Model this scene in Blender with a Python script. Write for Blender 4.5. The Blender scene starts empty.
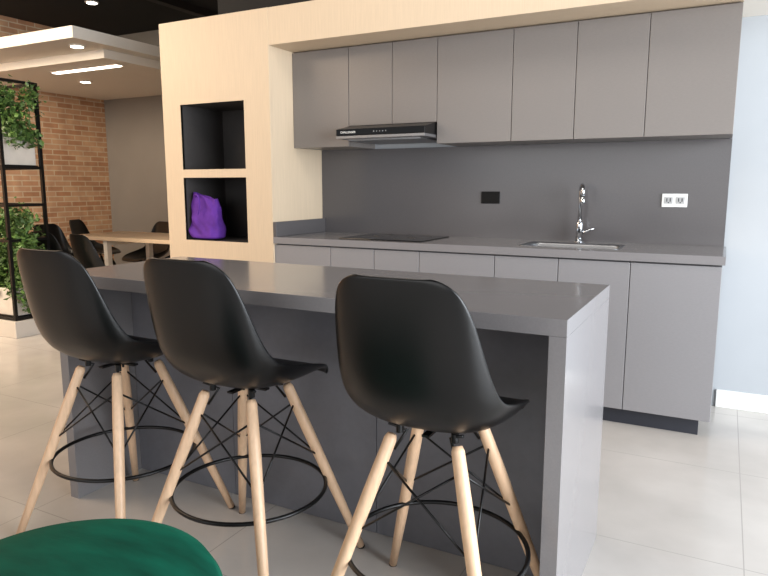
import bpy, bmesh, math, random
from mathutils import Vector, Matrix, noise
random.seed(7)
S=bpy.context.scene
COL=S.collection
try:
    S.view_settings.view_transform='Standard'
    S.view_settings.look='None'
except Exception as e: print(e)

# ---------------------------------------------------------------- materials
def srgb(r,g,b):
    def c(v):
        v/=255.0
        return v/12.92 if v<=0.04045 else ((v+0.055)/1.055)**2.4
    return (c(r),c(g),c(b),1)
def mat(name,col,rough=.5,metal=0,var=0.06,scale=20,bump=0,stretch=(1,1,1),spec=.5,coat=0,sheen=0,detail=4):
    m=bpy.data.materials.new(name);m.use_nodes=True
    nt=m.node_tree;b=nt.nodes['Principled BSDF']
    tc=nt.nodes.new('ShaderNodeTexCoord');mp=nt.nodes.new('ShaderNodeMapping')
    mp.inputs['Scale'].default_value=stretch
    nz=nt.nodes.new('ShaderNodeTexNoise');nz.inputs['Scale'].default_value=scale;nz.inputs['Detail'].default_value=detail
    nt.links.new(tc.outputs['Object'],mp.inputs['Vector']);nt.links.new(mp.outputs[0],nz.inputs['Vector'])
    cr=nt.nodes.new('ShaderNodeValToRGB')
    c0=[max(0,x*(1-var)) for x in col[:3]]+[1];c1=[min(1,x*(1+var)) for x in col[:3]]+[1]
    cr.color_ramp.elements[0].position=.3;cr.color_ramp.elements[1].position=.7
    cr.color_ramp.elements[0].color=c0;cr.color_ramp.elements[1].color=c1
    nt.links.new(nz.outputs['Fac'],cr.inputs['Fac']);nt.links.new(cr.outputs['Color'],b.inputs['Base Color'])
    b.inputs['Roughness'].default_value=rough;b.inputs['Metallic'].default_value=metal
    b.inputs['Specular IOR Level'].default_value=spec
    b.inputs['Coat Weight'].default_value=coat
    b.inputs['Sheen Weight'].default_value=sheen
    if sheen:b.inputs['Sheen Tint'].default_value=[min(1,x*2.2) for x in col[:3]]+[1]
    if bump:
        bp=nt.nodes.new('ShaderNodeBump');bp.inputs['Strength'].default_value=bump;bp.inputs['Distance'].default_value=.01
        nt.links.new(nz.outputs['Fac'],bp.inputs['Height']);nt.links.new(bp.outputs[0],b.inputs['Normal'])
    return m
def emit(name,col,s):
    m=bpy.data.materials.new(name);m.use_nodes=True
    b=m.node_tree.nodes['Principled BSDF'];b.inputs['Base Color'].default_value=col
    b.inputs['Emission Color'].default_value=col;b.inputs['Emission Strength'].default_value=s
    return m
M_wood=mat('maple_laminate',srgb(203,183,157),.5,var=.045,scale=14,stretch=(12,12,.4),detail=6,bump=.02)
M_upper=mat('taupe_laminate',srgb(121,115,111),.30,var=.03,scale=60,stretch=(1,1,3))
M_lower=mat('grey_laminate',srgb(136,134,136),.32,var=.03,scale=60,stretch=(1,1,3))
M_stone=mat('grey_quartz',srgb(130,127,128),.16,var=.035,scale=220,detail=8)
M_splash=mat('dark_grey_quartz',srgb(88,85,86),.22,var=.05,scale=200,detail=8)
M_panel=mat('slate_laminate',srgb(112,112,118),.40,var=.04,scale=40)
M_black=mat('black_plastic',srgb(7,7,8),.33,var=.1,scale=30,spec=.42)
M_matte=mat('matte_black_plastic',srgb(7,7,7),.5,var=.1,scale=30,spec=.25)
M_plinth=mat('dark_blue_grey_plinth',srgb(44,46,54),.45,var=.05)
M_blackm=mat('black_metal',srgb(12,12,13),.35,metal=.3,var=.1)
M_glass=mat('black_glass',srgb(9,9,10),.06,var=.1,spec=.6)
M_niche=mat('charcoal_lining',srgb(62,59,58),.5,var=.05)
M_gap=mat('groove_grey',srgb(84,82,83),.6)
M_dgap=mat('dark_slot',srgb(25,25,25),.6)
M_beech=mat('beech_wood',srgb(222,186,152),.42,var=.10,scale=14,stretch=(6,6,.7),detail=6)
M_steel=mat('brushed_steel',srgb(160,162,166),.40,metal=1,var=.05,scale=60,stretch=(1,12,1))
M_dmetal=mat('grey_metal_trim',srgb(150,150,152),.35,metal=.8,var=.04)
M_chrome=mat('chrome',srgb(215,218,222),.14,metal=1,var=.0)
M_wallw=mat('cool_white_paint',srgb(174,178,182),.8,var=.015,scale=3)
M_white=mat('white_paint',srgb(226,220,210),.7,var=.01,scale=3)
M_cream=mat('base_paint',srgb(200,192,182),.7,var=.02,scale=3)
M_wplast=mat('white_plastic',srgb(235,235,232),.35,var=.01)
M_sock=mat('grey_socket_plastic',srgb(178,178,178),.4,var=.01)
M_greyw=mat('grey_paint',srgb(138,133,128),.8,var=.03,scale=3)
M_dark=mat('black_ceiling_paint',srgb(20,19,19),.8,var=.15,scale=4)
M_velvet=mat('green_velvet',srgb(4,70,54),.75,var=.42,scale=6,sheen=.45,bump=.25,detail=6,spec=.15,stretch=(1,3,1))
M_purple=mat('purple_fabric',srgb(92,50,142),.8,var=.22,scale=12,bump=.2,sheen=.2,spec=.15)
M_leaf=mat('green_leaf',srgb(80,108,52),.5,var=.5,scale=9)
M_tabletop=mat('pale_oak',srgb(216,192,164),.4,var=.07,scale=9,stretch=(.6,8,8),detail=6)
M_plgrey=mat('planter_concrete',srgb(204,196,186),.7,var=.06,scale=12)
M_glow=emit('lamp_glow',(1,.90,.76,1),9)
M_duct=mat('duct_paint',srgb(38,34,33),.6,var=.15)

def nodes_tile():
    m=bpy.data.materials.new('porcelain_tile');m.use_nodes=True;nt=m.node_tree;b=nt.nodes['Principled BSDF']
    tc=nt.nodes.new('ShaderNodeTexCoord');mp=nt.nodes.new('ShaderNodeMapping');mp.inputs['Location'].default_value=(.28,.28,0)
    br=nt.nodes.new('ShaderNodeTexBrick');br.offset=0;br.inputs['Scale'].default_value=1
    br.inputs['Brick Width'].default_value=.8;br.inputs['Row Height'].default_value=.8
    br.inputs['Mortar Size'].default_value=.002;br.inputs['Mortar Smooth'].default_value=.1
    nz=nt.nodes.new('ShaderNodeTexNoise');nz.inputs['Scale'].default_value=2.6;nz.inputs['Detail'].default_value=9
    cr=nt.nodes.new('ShaderNodeValToRGB');cr.color_ramp.elements[0].position=.3;cr.color_ramp.elements[1].position=.7
    cr.color_ramp.elements[0].color=srgb(190,184,178);cr.color_ramp.elements[1].color=srgb(208,202,196)
    nt.links.new(tc.outputs['Object'],mp.inputs['Vector']);nt.links.new(mp.outputs[0],br.inputs['Vector'])
    nt.links.new(tc.outputs['Object'],nz.inputs['Vector']);nt.links.new(nz.outputs['Fac'],cr.inputs['Fac'])
    nt.links.new(cr.outputs[0],br.inputs['Color1']);nt.links.new(cr.outputs[0],br.inputs['Color2'])
    br.inputs['Mortar'].default_value=srgb(172,166,160)
    nt.links.new(br.outputs['Color'],b.inputs['Base Color'])
    b.inputs['Roughness'].default_value=.16
    return m
M_floor=nodes_tile()
def nodes_brick():
    m=bpy.data.materials.new('red_brick');m.use_nodes=True;nt=m.node_tree;b=nt.nodes['Principled BSDF']
    tc=nt.nodes.new('ShaderNodeTexCoord');sp=nt.nodes.new('ShaderNodeSeparateXYZ');cb=nt.nodes.new('ShaderNodeCombineXYZ')
    nt.links.new(tc.outputs['Object'],sp.inputs[0]);nt.links.new(sp.outputs['Y'],cb.inputs['X']);nt.links.new(sp.outputs['Z'],cb.inputs['Y'])
    br=nt.nodes.new('ShaderNodeTexBrick');br.inputs['Scale'].default_value=1
    br.inputs['Brick Width'].default_value=.23;br.inputs['Row Height'].default_value=.068
    br.inputs['Mortar Size'].default_value=.008;br.inputs['Mortar Smooth'].default_value=.3;br.inputs['Bias'].default_value=-.1
    br.inputs['Color1'].default_value=srgb(182,134,102);br.inputs['Color2'].default_value=srgb(208,170,138)
    br.inputs['Mortar'].default_value=srgb(208,190,164)
    nt.links.new(cb.outputs[0],br.inputs['Vector'])
    nz=nt.nodes.new('ShaderNodeTexNoise');nz.inputs['Scale'].default_value=7
    mx=nt.nodes.new('ShaderNodeMixRGB');mx.blend_type='OVERLAY';mx.inputs['Fac'].default_value=.35
    nt.links.new(tc.outputs['Object'],nz.inputs['Vector'])
    nt.links.new(br.outputs['Color'],mx.inputs[1]);nt.links.new(nz.outputs['Fac'],mx.inputs[2])
    nt.links.new(mx.outputs[0],b.inputs['Base Color']);b.inputs['Roughness'].default_value=.85
    bp=nt.nodes.new('ShaderNodeBump');bp.inputs['Strength'].default_value=.4;bp.invert=True
    nt.links.new(br.outputs['Fac'],bp.inputs['Height']);nt.links.new(bp.outputs[0],b.inputs['Normal'])
    return m
M_brick=nodes_brick()

# ---------------------------------------------------------------- helpers
def thing(name,label,cat,loc,group=None,kind=None):
    e=bpy.data.objects.new(name,None);e.empty_display_size=.1;e.location=loc;COL.objects.link(e)
    e['label']=label;e['category']=cat
    if group:e['group']=group
    return e
def finish(bm,name,m,parent=None,smooth=False,origin=None,bevel=0,label=None):
    """verts are in world coords; origin = thing origin"""
    o=Vector(origin) if origin is not None else (Vector(parent.location) if parent else Vector((0,0,0)))
    if bevel:
        bmesh.ops.remove_doubles(bm,verts=bm.verts,dist=1e-6)
    bmesh.ops.recalc_face_normals(bm,faces=bm.faces)
    bmesh.ops.translate(bm,verts=bm.verts,vec=-o)
    me=bpy.data.meshes.new(name);bm.to_mesh(me);bm.free()
    if smooth:
        for p in me.polygons:p.use_smooth=True
    me.materials.append(m)
    ob=bpy.data.objects.new(name,me);COL.objects.link(ob)
    if parent: ob.parent=parent
    else: ob.location=o
    if bevel:
        md=ob.modifiers.new('b','BEVEL');md.width=bevel;md.segments=2;md.limit_method='ANGLE'
    if label:ob['label']=label
    return ob
def addbox(bm,x0,x1,y0,y1,z0,z1):
    vs=[bm.verts.new(p) for p in [(x0,y0,z0),(x1,y0,z0),(x1,y1,z0),(x0,y1,z0),(x0,y0,z1),(x1,y0,z1),(x1,y1,z1),(x0,y1,z1)]]
    for f in [(0,3,2,1),(4,5,6,7),(0,1,5,4),(1,2,6,5),(2,3,7,6),(3,0,4,7)]:
        bm.faces.new([vs[i] for i in f])
def box(name,b,m,parent=None,bevel=0,label=None,**k):
    bm=bmesh.new();addbox(bm,*b)
    org=None if parent else ((b[0]+b[1])/2,(b[2]+b[3])/2,b[4])
    return finish(bm,name,m,parent,origin=org,bevel=bevel,label=label)
def boxes(name,bs,m,parent=None,bevel=0,label=None):
    bm=bmesh.new()
    for b in bs:addbox(bm,*b)
    org=None if parent else (sum(b[0]+b[1] for b in bs)/2/len(bs),sum(b[2]+b[3] for b in bs)/2/len(bs),min(b[4] for b in bs))
    o=Vector(org) if org else Vector(parent.location)
    bmesh.ops.translate(bm,verts=bm.verts,vec=-o)
    bmesh.ops.recalc_face_normals(bm,faces=bm.faces)
    me=bpy.data.meshes.new(name);bm.to_mesh(me);bm.free();me.materials.append(m)
    ob=bpy.data.objects.new(name,me);COL.objects.link(ob)
    if parent:ob.parent=parent
    else:ob.location=o
    if bevel:
        md=ob.modifiers.new('b','BEVEL');md.width=bevel;md.segments=2;md.limit_method='ANGLE'
    if label:ob['label']=label
    return ob
def struct(ob):
    ob['kind']='structure';return ob
def addtube(bm,pts,rad,seg=14,closed=False,cap=True):
    pts=[Vector(p) for p in pts];n=len(pts)
    if not hasattr(rad,'__len__'):rad=[rad]*n
    rings=[];up=None
    for i,p in enumerate(pts):
        if closed:t=(pts[(i+1)%n]-pts[i-1]).normalized()
        else:t=(pts[min(i+1,n-1)]-pts[max(i-1,0)]).normalized()
        if up is None:
            up=Vector((0,0,1)) if abs(t.z)<.9 else Vector((1,0,0))
        a=(up-t*up.dot(t)).normalized();b=t.cross(a);up=a
        rings.append([bm.verts.new(p+(a*math.cos(2*math.pi*k/seg)+b*math.sin(2*math.pi*k/seg))*rad[i]) for k in range(seg)])
    for i in range(n if closed else n-1):
        r0,r1=rings[i],rings[(i+1)%n]
        for k in range(seg):bm.faces.new([r0[k],r0[(k+1)%seg],r1[(k+1)%seg],r1[k]])
    if cap and not closed:
        bm.faces.new(rings[0][::-1]);bm.faces.new(rings[-1])
def tube(name,pts,rad,m,parent=None,seg=14,closed=False,label=None,origin=None):
    bm=bmesh.new();addtube(bm,pts,rad,seg,closed)
    return finish(bm,name,m,parent,smooth=True,label=label,origin=origin)
def lathe(name,prof,c,m,parent=None,seg=48,label=None):
    bm=bmesh.new();rings=[]
    for r,z in prof:
        rings.append([bm.verts.new((c[0]+r*math.cos(2*math.pi*k/seg),c[1]+r*math.sin(2*math.pi*k/seg),z)) for k in range(seg)])
    for i in range(len(rings)-1):
        for k in range(seg):bm.faces.new([rings[i][k],rings[i][(k+1)%seg],rings[i+1][(k+1)%seg],rings[i+1][k]])
    bm.faces.new(rings[0][::-1]);bm.faces.new(rings[-1])
    return finish(bm,name,m,parent,smooth=True,origin=None if parent else (c[0],c[1],min(p[1] for p in prof)),label=label)
def clone(src,loc,rz=0,label=None):
    n=src.copy();COL.objects.link(n);n.location=loc;n.rotation_euler=(0,0,rz)
    if label:n['label']=label
    def rec(a,b):
        for c in a.children:
            cc=c.copy();COL.objects.link(cc);cc.parent=b;rec(c,cc)
    rec(src,n);return n

# ---------------------------------------------------------------- constants
Yf,Yb=3.387,3.985
Xt,Xr,Xl=-2.57,0.005,-3.48
HC=.90;Yu=3.635
XWL,YBK=-7.87,6.57; CZ=3.25

# ---------------------------------------------------------------- shell
struct(box('floor',(XWL-.1,4,-3.2,YBK+.1,-.1,0),M_floor))
struct(box('wall_back',(Xl,4,Yb,Yb+.12,0,2.302),M_wallw))
struct(box('wall_back',(Xl,4,Yb,Yb+.12,2.303,CZ),M_dark))  # darkness of the open void above the tower, put into this sheet's colour
struct(box('wall_left',(XWL-.12,XWL,-3.2,YBK,0,CZ),M_brick))
struct(box('wall_dining',(XWL-.12,Xl+1,YBK,YBK+.12,0,CZ),M_greyw))
struct(box('wall_partition',(Xl+.02,Xl+.14,Yb+.121,YBK,0,CZ),M_greyw))
struct(box('ceiling',(XWL-.12,4,-3.2,YBK+.12,CZ,CZ+.1),M_dark))
struct(box('baseboard_back',(Xr+.02,4,Yb-.014,Yb,0,.1),M_wplast,bevel=.003))
# soffit above the wall cabinets
struct(box('trim_1',(Xt,Xr,Yf+.004,Yb,2.082,2.302),M_wood))
struct(box('trim_2',(Xr,4,Yf+.004,Yb,2.082,2.302),M_white))
# suspended ceiling panels in the dining area
struct(boxes('trim_3',[(XWL,-5.13,4.0,YBK,2.50,2.60)],M_white))
struct(boxes('trim_4',[(XWL,-5.30,4.46,YBK,2.42,2.499)],M_white))
def downlight(x,y,z):
    t=thing('downlight','round recessed warm downlight in the ceiling','ceiling light',(x,y,z),group='recessed downlights')
    lathe('trim_ring',[(.07,z-.012),(.075,z-.006),(.075,z)],(x,y),M_white,t,24)
    lathe('lamp_disc',[(.055,z-.016),(.055,z-.012)],(x,y),M_glow,t,24)
downlight(-5.39,4.24,2.50);downlight(-6.65,5.31,2.42);downlight(-6.42,5.28,3.25)
t=thing('linear_ceiling_light','slim warm white linear light set in the dropped ceiling','ceiling light',(-5.95,4.76,2.42))
box('housing',(-6.45,-5.44,4.715,4.815,2.411,2.4195),M_white,t)
box('diffuser',(-6.43,-5.46,4.73,4.80,2.405,2.411),M_glow,t)
# duct in the black ceiling
t=tube('air_duct',[(-7.5,3.4,3.12),(-3.0,3.4,3.12),(1.0,3.4,3.12)],.13,M_duct,seg=24,origin=(-3,3.4,3.12))
t['label']='dark painted round air duct below the black ceiling';t['category']='duct'
t=boxes('cable_tray',[(-5.6,-5.5,3.6,6.5,3.17,3.249)],M_duct)
t['label']='black cable tray fixed under the dark ceiling';t['category']='cable tray'

# ---------------------------------------------------------------- tower
T=thing('storage_tower','tall pale maple cabinet with two open dark niches','cabinet',(-3.025,3.69,0))
n0,n1=-3.32,-2.775
boxes('front_panel',[(Xl,n0,Yf,Yf+.02,0,2.302),(n1,Xt,Yf,Yf+.02,0,2.302),(n0,n1,Yf,Yf+.02,0,.855),(n0,n1,Yf,Yf+.02,1.28,1.335),(n0,n1,Yf,Yf+.02,1.765,2.302)],M_wood,T)
box('side_panel',(Xt-.02,Xt,Yf+.021,Yb-.002,0,2.302),M_wood,T)
box('side_panel',(Xl,Xl+.02,Yf+.021,Yb-.002,0,2.302),M_wood,T)
box('top_panel',(Xl+.02,Xt-.02,Yf+.021,Yb-.002,2.282,2.302),M_wood,T)
for z0,z1 in((.855,1.28),(1.335,1.765)):
    th=.012
    boxes('niche',[(n0-th,n0,Yf+.002,Yf+.42,z0-th,z1+th),(n1,n1+th,Yf+.002,Yf+.42,z0-th,z1+th),(n0,n1,Yf+.002,Yf+.42,z0-th,z0),(n0,n1,Yf+.002,Yf+.42,z1,z1+th),(n0-th,n1+th,Yf+.42,Yf+.432,z0-th,z1+th)],M_niche,T,label='charcoal lined open niche')

# ---------------------------------------------------------------- purple bag
bx,by=-3.190,3.468
B=thing('tote_bag','slouchy creased violet fabric bag resting in the open niche','bag',(bx,by,.856))
bm=bmesh.new();rings=[];seg=96
prof=[(0,.0),(.006,.92),(.02,1.0),(.045,1.05),(.07,1.08),(.095,1.07),(.12,1.03),(.145,1.0),(.17,.98),(.195,.96),(.22,.94),(.245,.92),(.27,.90),(.295,.88),(.312,.85),(.310,.79),(.29,.74)]
for j,(z,s) in enumerate(prof):
    ring=[]
    for k in range(seg):
        a=2*math.pi*k/seg;ca,sa=math.cos(a),math.sin(a)
        ex=.55
        zz=min(z,.305)
        x=.122*s*math.copysign(abs(ca)**ex,ca);y=.070*(s*(1-zz*2.0)+.02)*math.copysign(abs(sa)**ex,sa)
        w=min(1,z*14)
        q=x*18+zz*20
        fold=(noise.noise(Vector((ca*1.5+zz*7,sa*1.5,zz*8)))*.034+noise.noise(Vector((q,sa*2,zz*6)))*.055)*w
        top=(-.24*(x+.04)+noise.noise(Vector((x*11,0,4)))*.030)*max(0,(zz-.10)/.20)
        ring.append(bm.verts.new((max(bx+x*(1+fold*1.5)-zz*.04,-3.318),max(by+y*(1+fold*7),3.391),.857+z+top)))
    rings.append(ring)
for i in range(len(rings)-1):
    for k in range(seg):bm.faces.new([rings[i][k],rings[i][(k+1)%seg],rings[i+1][(k+1)%seg],rings[i+1][k]])
bm.faces.new(rings[0][::-1]);bm.faces.new(rings[-1])
ob=finish(bm,'bag_body',M_purple,B,smooth=True)
md=ob.modifiers.new('ss','SUBSURF');md.levels=1;md.render_levels=2
pts=[(bx-.07,by-.03,1.15),(bx-.06,by-.045,1.168),(bx-.03,by-.056,1.160),(bx-.012,by-.064,1.12),(bx-.01,by-.070,1.07),(bx-.02,by-.072,1.03)]
bm=bmesh.new();addtube(bm,pts,[.005,.007,.007,.007,.006,.004],8)
finish(bm,'handle',M_purple,B,smooth=True)

# ---------------------------------------------------------------- kitchen base
seams=[Xt,-2.145,-1.84,-1.545,-1.095,-.752,-.398,Xr]
g=.0018
for i in range(7):
    a,b=seams[i],seams[i+1]
    c=thing('base_cabinet','grey laminate base cabinet with a flat handleless door','cabinet',((a+b)/2,3.7,0),group='base cabinets under the worktop')
    x1=b-.0005
    ztop=.74 if i in(4,5) else .858
    box('cabinet_body',(a+.0005,x1,3.43,Yb-.012,.09,ztop),M_lower if i==6 else M_panel,c)
    box('door',(a+g,b-(g if i<6 else 0),3.400,3.427,.093,.850),M_lower,c,bevel=.0015)
    box('finger_groove',(a+.001,b-.002,3.4275,3.4295,.80,.857),M_gap,c)
k=box('plinth',(Xt,Xr-.05,3.46,3.475,0,.0895),M_plinth);k['label']='dark blue grey recessed plinth under the base cabinets';k['category']='plinth'
# worktop with sink cut-out
sx0,sx1,sy0,sy1=-1.0,-.48,3.52,3.80
W=thing('kitchen_worktop','grey quartz worktop with low upstand along the kitchen wall','countertop',(-1.28,3.69,.859))
boxes('worktop_slab',[(Xt,sx0,Yf,Yb-.014,.859,HC),(sx1,Xr+.012,Yf,Yb-.014,.859,HC),(sx0,sx1,Yf,sy0,.859,HC),(sx0,sx1,sy1,Yb-.014,.859,HC)],M_stone,W)
box('side_upstand',(Xt+.001,Xt+.026,Yf,Yb-.015,HC+.0005,.996),M_splash,W,bevel=.002)
b=box('backsplash',(Xt+.001,Xr,Yb-.0135,Yb-.0005,.859,1.471),M_splash);b['label']='dark grey quartz backsplash panel behind the worktop';b['category']='backsplash'
# sink
K=thing('kitchen_sink','stainless steel inset sink with thin polished rim','sink',((sx0+sx1)/2,(sy0+sy1)/2,.859))
bm=bmesh.new()
def rrect(x0,x1,y0,y1,r,z,n=6):
    out=[]
    for cx,cy,a0 in((x1-r,y1-r,0),(x0+r,y1-r,90),(x0+r,y0+r,180),(x1-r,y0+r,270)):
        for i in range(n+1):
            a=math.radians(a0+90*i/n);out.append((cx+r*math.cos(a),cy+r*math.sin(a),z))
    return out
lv=[rrect(sx0-.004,sx1+.004,sy0-.004,sy1+.004,.03,HC+.0005),rrect(sx0-.004,sx1+.004,sy0-.004,sy1+.004,.03,HC+.0018),rrect(sx0+.004,sx1-.004,sy0+.004,sy1-.004,.04,HC+.0018),
    rrect(sx0+.012,sx1-.012,sy0+.012,sy1-.012,.045,HC-.01),rrect(sx0+.02,sx1-.02,sy0+.02,sy1-.02,.05,.78),rrect(sx0+.05,sx1-.05,sy0+.05,sy1-.05,.05,.745)]
rs=[[bm.verts.new(p) for p in l] for l in lv];nn=len(rs[0])
for i in range(len(rs)-1):
    for k in range(nn):bm.faces.new([rs[i][k],rs[i][(k+1)%nn],rs[i+1][(k+1)%nn],rs[i+1][k]])
bm.faces.new(rs[-1])
finish(bm,'basin',M_steel,K,smooth=True)
lathe('drain',[(.04,.746),(.04,.75),(.03,.752)],(-.74,3.66),M_chrome,K,24)
# faucet
Fx,Fy=-.745,3.88
F=thing('kitchen_faucet','tall chrome kitchen faucet with narrow arched spout and side lever','faucet',(Fx,Fy,HC+.0005))
lathe('base_flange',[(.028,HC+.0005),(.028,HC+.005),(.022,HC+.010)],(Fx,Fy),M_chrome,F,32)
lathe('faucet_body',[(.019,HC+.010),(.019,HC+.10),(.017,HC+.115),(.012,HC+.125)],(Fx,Fy),M_chrome,F,32)
pts=[(Fx,Fy,HC+.115),(Fx,Fy,HC+.292)]
for i in range(1,19):
    a=math.pi*i/18;d=.055*(1-math.cos(a));pts.append((Fx+d*.28,Fy-d*.96,HC+.292+.036*math.sin(a)))
ex,ey=Fx+.0308,Fy-.1056
pts.append((ex,ey,HC+.265))
tube('spout',pts,.011,M_chrome,F,18)
tube('spray_head',[(ex,ey,HC+.272),(ex,ey,HC+.24),(ex,ey,HC+.225)],[.012,.013,.0135],M_chrome,F,20)
tube('lever',[(Fx+.018,Fy,HC+.06),(Fx+.038,Fy-.003,HC+.063),(Fx+.082,Fy-.01,HC+.085)],[.009,.007,.005],M_chrome,F,12)
# cooktop
C=thing('cooktop','flat black glass cooktop set on the worktop','cooktop',(-1.84,3.68,HC))
box('glass_plate',(-2.12,-1.56,3.46,3.90,HC+.0005,HC+.006),M_glass,C,bevel=.002)
for i,(x,y,r) in enumerate(((-1.98,3.57,.08),(-1.98,3.79,.065),(-1.72,3.57,.065),(-1.72,3.79,.08))):
    tube('burner_ring',[(x+r*math.cos(a*math.pi/20),y+r*math.sin(a*math.pi/20),HC+.0062) for a in range(40)],.0012,M_niche,C,6,closed=True)
# wall cabinets
for i in range(7):
    a,b=seams[i],seams[i+1];z0=1.598 if i in(1,2) else 1.472
    c=thing('wall_cabinet','taupe grey laminate wall cabinet with a flat handleless door','cabinet',((a+b)/2,3.8,z0),group='wall cabinets under the soffit')
    box('cabinet_body',(a+.0005,b-.0005,3.656,Yb-.001,z0+.001,2.08),M_upper,c)
    box('door',(a+g,b-(g if i<6 else 0),Yu,3.654,z0,2.074),M_upper,c,bevel=.0015)
# hood
Hd=thing('range_hood','slim black and steel range hood under the wall cabinets','range hood',(-1.84,3.7,1.475))
hx0,hx1=-2.14,-1.55
bm=bmesh.new()
pr=[(3.482,1.524),(3.490,1.566),(3.633,1.596),(3.97,1.596),(3.97,1.524)]
va=[bm.verts.new((hx0,y,z)) for y,z in pr];vb=[bm.verts.new((hx1,y,z)) for y,z in pr]
for i in range(len(pr)):
    j=(i+1)%len(pr);bm.faces.new([va[i],va[j],vb[j],vb[i]])
bm.faces.new(va);bm.faces.new(vb[::-1])
finish(bm,'hood_body',M_black,Hd,bevel=.001)
box('front_strip',(hx0,hx1,3.474,3.4815,1.526,1.563),M_glass,Hd,bevel=.001)
box('lower_trim',(hx0,hx1,3.472,3.97,1.508,1.5235),M_dmetal,Hd,bevel=.001)
box('grease_filter',(hx0+.05,hx1-.05,3.53,3.93,1.498,1.5075),M_steel,Hd)
cu=bpy.data.curves.new('t','FONT');cu.body='CHALLENGER';cu.size=.017;cu.extrude=.0004
to=bpy.data.objects.new('t',cu);COL.objects.link(to);bpy.context.view_layer.update()
me=bpy.data.meshes.new_from_object(to.evaluated_get(bpy.context.evaluated_depsgraph_get()))
bpy.data.objects.remove(to)
me.transform(Matrix.Translation(Vector((hx0+.03,3.4735,1.539))-Vector(Hd.location))@Matrix.Rotation(math.pi/2,4,'X'))
me.materials.clear();me.materials.append(M_wplast)
lo=bpy.data.objects.new('brand_lettering',me);COL.objects.link(lo);lo.parent=Hd;lo['label']='small white lettering'
for q in range(5):
    tube('button',[(-1.84+.02*q-.04,3.4725,1.545),(-1.84+.02*q-.04,3.4738,1.545)],.0035,M_steel,Hd,10)
# outlets
O=thing('wall_switch','plain black rectangular plate on the backsplash','wall outlet',(-1.315,3.96,1.15))
box('cover_plate',(-1.375,-1.255,3.9635,3.971,1.115,1.190),M_matte,O,bevel=.003)
box('rocker',(-1.355,-1.275,3.9625,3.9634,1.128,1.177),M_matte,O,bevel=.0003)
O=thing('wall_outlet','white double power outlet on the backsplash','wall outlet',(-.255,3.96,1.15))
box('cover_plate',(-.32,-.19,3.9635,3.971,1.108,1.182),M_wplast,O,bevel=.003)
for x in(-.285,-.225):
    box('socket',(x-.022,x+.022,3.961,3.9634,1.127,1.163),M_sock,O,bevel=.002)
    boxes('socket_slots',[(x-.011,x-.006,3.9602,3.961,1.138,1.157),(x+.006,x+.011,3.9602,3.961,1.138,1.157),(x-.003,x+.003,3.9602,3.961,1.130,1.136)],M_dgap,O)

# ---------------------------------------------------------------- island
ix0,ix1,iy0,iy1=-2.233,-.322,1.585,2.235
I=thing('kitchen_island','grey quartz waterfall kitchen island with overhanging top','kitchen island',((ix0+ix1)/2,(iy0+iy1)/2,0))
th=.044
box('island_top',(ix0,ix1,iy0,iy1,HC-th,HC),M_stone,I,bevel=.001)
box('waterfall_panel',(ix0,ix0+th,iy0,iy1,0,HC-th-.0003),M_stone,I,bevel=.0006)
box('waterfall_panel',(ix1-th,ix1,iy0,iy1,0,HC-th-.0003),M_stone,I,bevel=.0006)
xs=[ix0+th+.001,-1.66,-1.02,ix1-th-.001]
for i in range(3):
    box('back_panel',(xs[i]+.001,xs[i+1]-.001,1.90,1.918,0.002,HC-th-.001),M_panel,I,bevel=.001)
box('island_carcass',(ix0+th+.001,ix1-th-.001,1.919,2.20,0.08,HC-th-.001),M_panel,I)

# ---------------------------------------------------------------- shell chair
PR=[(-.268,1.030,.084,.006),(-.2675,1.024,.114,.010),(-.266,1.008,.138,.016),(-.262,.98,.156,.026),(-.254,.93,.171,.038),(-.243,.865,.182,.050),(-.228,.795,.192,.062),
    (-.206,.728,.202,.074),(-.170,.672,.210,.086),(-.115,.640,.214,.092),(-.04,.625,.216,.086),(.04,.624,.215,.073),(.11,.631,.210,.050),(.165,.640,.200,.027),(.202,.640,.188,.012),(.222,.631,.176,.004),(.230,.615,.166,.0)]
def shell_mesh(drop):
    bm=bmesh.new();nu=24;rows=[]
    n=len(PR)
    for i,(y,z,w,c) in enumerate(PR):
        p0=PR[max(i-1,0)];p1=PR[min(i+1,n-1)]
        ty,tz=p1[0]-p0[0],p1[1]-p0[1];l=math.hypot(ty,tz);ty/=l;tz/=l
        ny,nz=-tz,ty   # towards sitter
        if y>.13:
            f=min(1,(y-.13)/.07);ny=ny*(1-f)-.1*f;nz=nz*(1-f)+.98*f
        row=[]
        for j in range(nu+1):
            u=2*j/nu-1;e=abs(u)**2.6
            x=w*math.sin(u*math.pi/2*.8)/math.sin(math.pi/2*.8)
            yy,zz=y+ny*c*e,z+nz*c*e
            if y>.10:
                q=min(1,(y-.10)/.10);yy-=.030*abs(u)**3.5*q
            row.append(bm.verts.new((x,yy,zz-drop)))
        rows.append(row)
    for i in range(n-1):
        for j in range(nu):bm.faces.new([rows[i][j],rows[i+1][j],rows[i+1][j+1],rows[i][j+1]])
    return bm
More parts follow.
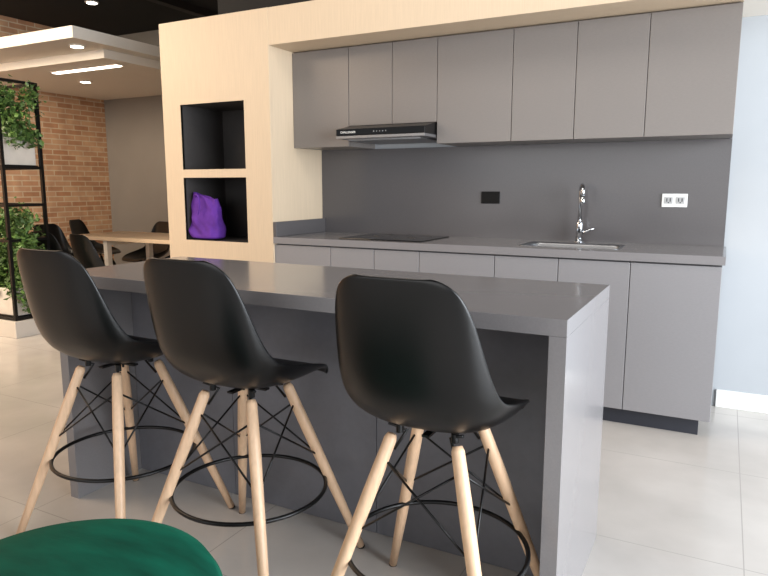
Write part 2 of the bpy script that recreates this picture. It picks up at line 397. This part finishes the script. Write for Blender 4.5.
def make_chair(name,label,cat,group,drop,leg_mat):
    t=thing(name,label,cat,(0,0,0),group=group)
    bm=shell_mesh(drop)
    ob=finish(bm,'seat_shell',M_black,t,smooth=True)
    md=ob.modifiers.new('so','SOLIDIFY');md.thickness=.010;md.offset=0
    md=ob.modifiers.new('ss','SUBSURF');md.levels=1;md.render_levels=2
    zt=.602-drop;hs=.088;hf=.26 if drop==0 else .23
    def P(sx,sy,z):
        f=z/zt;h=hf+(hs-hf)*f;return Vector((sx*h,sy*h,z))
    for sx,sy in((-1,-1),(1,-1),(1,1),(-1,1)):
        tube('leg',[P(sx,sy,.004),P(sx,sy,zt*.35),P(sx,sy,zt*.75),P(sx,sy,zt-.012),P(sx,sy,zt)],[.0125,.016,.018,.0165,.012],leg_mat,t,18,label='tapered beech leg' if leg_mat is M_beech else None)
        tube('leg_tip',[P(sx,sy,0),P(sx,sy,.006)],.0128,M_black,t,14)
        a=P(sx,sy,zt*.93);tube('bracket',[a+Vector((-sx*.016,-sy*.016,0)),Vector((sx*.06,sy*.06,zt+.006)),Vector((sx*.10,sy*.085,zt+.026))],.0045,M_blackm,t,8)
    cs=[(-1,-1),(1,-1),(1,1),(-1,1)]
    for i in range(4):
        a=cs[i];b=cs[(i+1)%4]
        tube('wire_brace',[P(*a,zt*.90),P(*b,zt*.58)],.0032,M_blackm,t,8)
        tube('wire_brace',[P(*b,zt*.90),P(*a,zt*.58)],.0032,M_blackm,t,8)
    if drop==0:
        zr=.275;R=P(1,0,zr).x*math.sqrt(2)-.016
        tube('footrest_ring',[(R*math.cos(2*math.pi*k/64),R*math.sin(2*math.pi*k/64),zr) for k in range(64)],.0065,M_blackm,t,10,closed=True)
    bm=bmesh.new()
    addbox(bm,-.08,.08,-.010,.010,zt+.003,zt+.009);addbox(bm,-.010,.010,-.08,.08,zt+.003,zt+.009)
    for sx,sy in cs:addtube(bm,[(sx*.075,sy*.07,zt+.001),(sx*.075,sy*.07,zt+.024)],.010,12)
    finish(bm,'mounting_frame',M_blackm,t)
    return t
lab='black moulded shell counter stool with beech legs at the island'
s1=make_chair('counter_stool',lab,'stool','counter stools along the island',0,M_beech)
s1.location=(-1.862,1.55,0)
clone(s1,(-1.285,1.54,0));clone(s1,(-.622,1.495,0))
d1=make_chair('dining_chair','black moulded shell dining chair at the pale oak table','chair','dining chairs around the table',.205,M_blackm)
d1.location=(-4.78,3.92,0);d1.rotation_euler=(0,0,-.15)
clone(d1,(-5.40,3.97,0),.1)
clone(d1,(-6.15,4.50,0),-math.pi/2)
clone(d1,(-4.35,5.15,0),math.pi)
clone(d1,(-5.05,5.15,0),math.pi)
clone(d1,(-5.7,5.2,0),math.pi-.1)
clone(d1,(-6.75,5.4,0),-math.pi/2+.4)
# dining table
D=thing('dining_table','pale oak dining table with white legs','table',(-4.9,4.55,0))
box('table_top',(-5.7,-4.0,4.22,4.88,.715,.75),M_tabletop,D,bevel=.003)
for x in(-5.25,-4.25):
    boxes('leg_frame',[(x,x+.05,4.27,4.32,0,.714),(x,x+.05,4.78,4.83,0,.714),(x,x+.05,4.321,4.779,.664,.714)],M_white,D)

# ---------------------------------------------------------------- plant shelf
sx,sy=-5.05,3.55;sl=-6.28
P_=thing('shelf_unit','black steel open shelf unit holding planters','shelf',(-5.68,3.4,0))
for x in(sl,sx):
    for y in(3.22,sy):
        box('post',(x-.0125,x+.0125,y-.0125,y+.0125,.14,2.05),M_blackm,P_)
for z in(.14,.78,1.06,1.36,2.03):
    boxes('shelf_frame',[(sl+.013,sx-.013,sy-.011,sy+.011,z,z+.022),(sl+.013,sx-.013,3.209,3.231,z,z+.022),(sl-.011,sl+.011,3.234,3.537,z,z+.022),(sx-.011,sx+.011,3.234,3.537,z,z+.022)],M_blackm,P_)
for z in(.163,1.383):box('shelf_board',(sl+.02,sx-.02,3.235,3.535,z,z+.008),M_blackm,P_)
box('base_box',(sl-.02,sx+.03,3.19,3.58,0,.139),M_cream,P_,bevel=.004)
def plant(name,x0,x1,y0,y1,z0,h,lab,nleaf,top,hang,trail):
    t=thing(name,lab,'plant',((x0+x1)/2,(y0+y1)/2,z0),group='potted plants on the shelf unit')
    boxes('planter',[(x0,x1,y0,y1,z0,z0+h)],M_plgrey,t,bevel=.006)
    cs=[]
    clumps=[Vector((random.uniform(x0+.03,x1+.02),random.uniform(y0+.04,y1),z0+h+.03+random.uniform(.02,top))) for _ in range(60)]
    for i in range(nleaf):
        k=random.choice(clumps);sp=.055
        cs.append(k+Vector((random.gauss(0,sp),random.gauss(0,sp*.6),random.gauss(0,sp))))
    for i in range(nleaf//4):
        cs.append(Vector((random.uniform(x0,x1+.02),random.uniform(y0,y1+.02),z0+h+abs(random.gauss(0,.06)))))
    stems=[]
    for v in range(trail):
        x=random.uniform(x0,x1+.03);front=random.random()<.4
        y=y0-.02 if front else random.uniform(y0,y1)
        if not front:x=x1+.06
        L=random.uniform(.4,1)*hang*(1 if front else 2.2);p=Vector((x,y,z0+h+.03));pp=[p.copy()]
        st=int(L/.012)
        for s in range(st):
            p=p+Vector((random.gauss(.0 if front else .0006,.003),random.gauss(-.0006 if front else 0,.003),-.012));pp.append(p.copy())
            if random.random()<.85:cs.append(p+Vector((random.gauss(0,.012),random.gauss(0,.012),0)))
        stems.append(pp)
    cs=[c for c in cs if c.z>=z0+h or c.x>x1 or c.y<y0-.015]
    bm=bmesh.new()
    for c in cs:
        L=random.uniform(.03,.065);wd=L*.36
        d=Vector((random.uniform(-1,1),random.uniform(-1,1),random.uniform(-.6,.8))).normalized()
        sd=d.cross(Vector((random.uniform(-1,1),random.uniform(-1,1),1))).normalized()
        nn_=d.cross(sd)*.15*L
        a=bm.verts.new(c);b1=bm.verts.new(c+d*L*.5+sd*wd+nn_);b2=bm.verts.new(c+d*L*.5-sd*wd+nn_);e=bm.verts.new(c+d*L)
        m_=bm.verts.new(c+d*L*.5)
        bm.faces.new([a,b1,m_]);bm.faces.new([a,m_,b2]);bm.faces.new([b1,e,m_]);bm.faces.new([m_,e,b2])
    for k in clumps:
        p=Vector((min(max(k.x,x0+.02),x1-.02),min(max(k.y,y0+.02),y1-.02),z0+h-.01))
        addtube(bm,[p,(p+k)/2+Vector((.01,.01,0)),k],.002,5)
    for pp in stems:
        if len(pp)>2:addtube(bm,pp,.0015,5)
    finish(bm,'foliage',M_leaf,t)
plant('potted_plant',-6.24,-5.075,3.245,3.525,1.392,.25,'leafy trailing green plant in a wide pale planter box',4000,.32,.07,34)
plant('potted_plant',-6.24,-5.075,3.245,3.525,.172,.22,'tall leafy green plant on the low shelf',4000,.58,.12,34)

# ---------------------------------------------------------------- green ottoman
cx,cy,R=-1.07,.70,.32
V=thing('round_ottoman','round emerald green velvet ottoman with domed top','ottoman',(cx,cy,0))
lathe('cushion',[(.05,.04),(R-.03,.04),(R-.005,.06),(R,.10),(R,.40),(R-.004,.43),(R-.02,.458),(R-.06,.478),(R-.13,.495),(R-.2,.504),(.05,.509),(.01,.509)],(cx,cy),M_velvet,V,96)
for a in range(4):
    a=math.pi/4+a*math.pi/2;tube('foot',[(cx+.22*math.cos(a),cy+.22*math.sin(a),0),(cx+.22*math.cos(a),cy+.22*math.sin(a),.0395)],.02,M_black,V)

# ---------------------------------------------------------------- lights
def area(name,loc,target,sx,sy,e,col):
    l=bpy.data.lights.new(name,'AREA');l.shape='RECTANGLE';l.size=sx;l.size_y=sy;l.energy=e;l.color=col
    o=bpy.data.objects.new(name,l);o.location=loc
    o.rotation_euler=(Vector(target)-Vector(loc)).to_track_quat('-Z','Y').to_euler();COL.objects.link(o);return o
area('daylight_window',(3.6,1.1,1.5),(-1,2.0,.6),3.6,2.6,500,(.88,.94,1))
area('rear_fill',(-1.5,-2.9,1.8),(-1.5,3,.8),5,2.2,78,(.99,.98,.97))  # added fill behind the camera, lifts the island's shaded back panel
area('kitchen_fill',(-1.2,2.2,3.1),(-1.2,2.6,0),2.2,.8,28,(1,.93,.85))  # unseen area light added overhead to supplement the ambient light
area('dining_wall_fill',(-5.8,1.2,2.9),(-7.6,5.2,1.0),1.6,1.0,170,(1,.85,.66))  # added area light kept out of view, brightens and warms the brick
area('lounge_fill',(-5.0,1.0,3.1),(-5.0,2.2,0),2.5,2.0,130,(1,.76,.54))  # added off-frame area light, warms the floor on the left
w=bpy.data.worlds.new('World');S.world=w;w.use_nodes=True
w.node_tree.nodes['Background'].inputs[0].default_value=(.95,.97,1,1);w.node_tree.nodes['Background'].inputs[1].default_value=.4

# ---------------------------------------------------------------- camera
cd=bpy.data.cameras.new('Camera');cd.sensor_width=36;cd.lens=651.17*36/768
co=bpy.data.objects.new('Camera',cd);COL.objects.link(co);S.camera=co
co.location=(0,0,1.222);co.rotation_euler=(math.radians(90-8.873),0,math.radians(27.534));cd.clip_start=.05
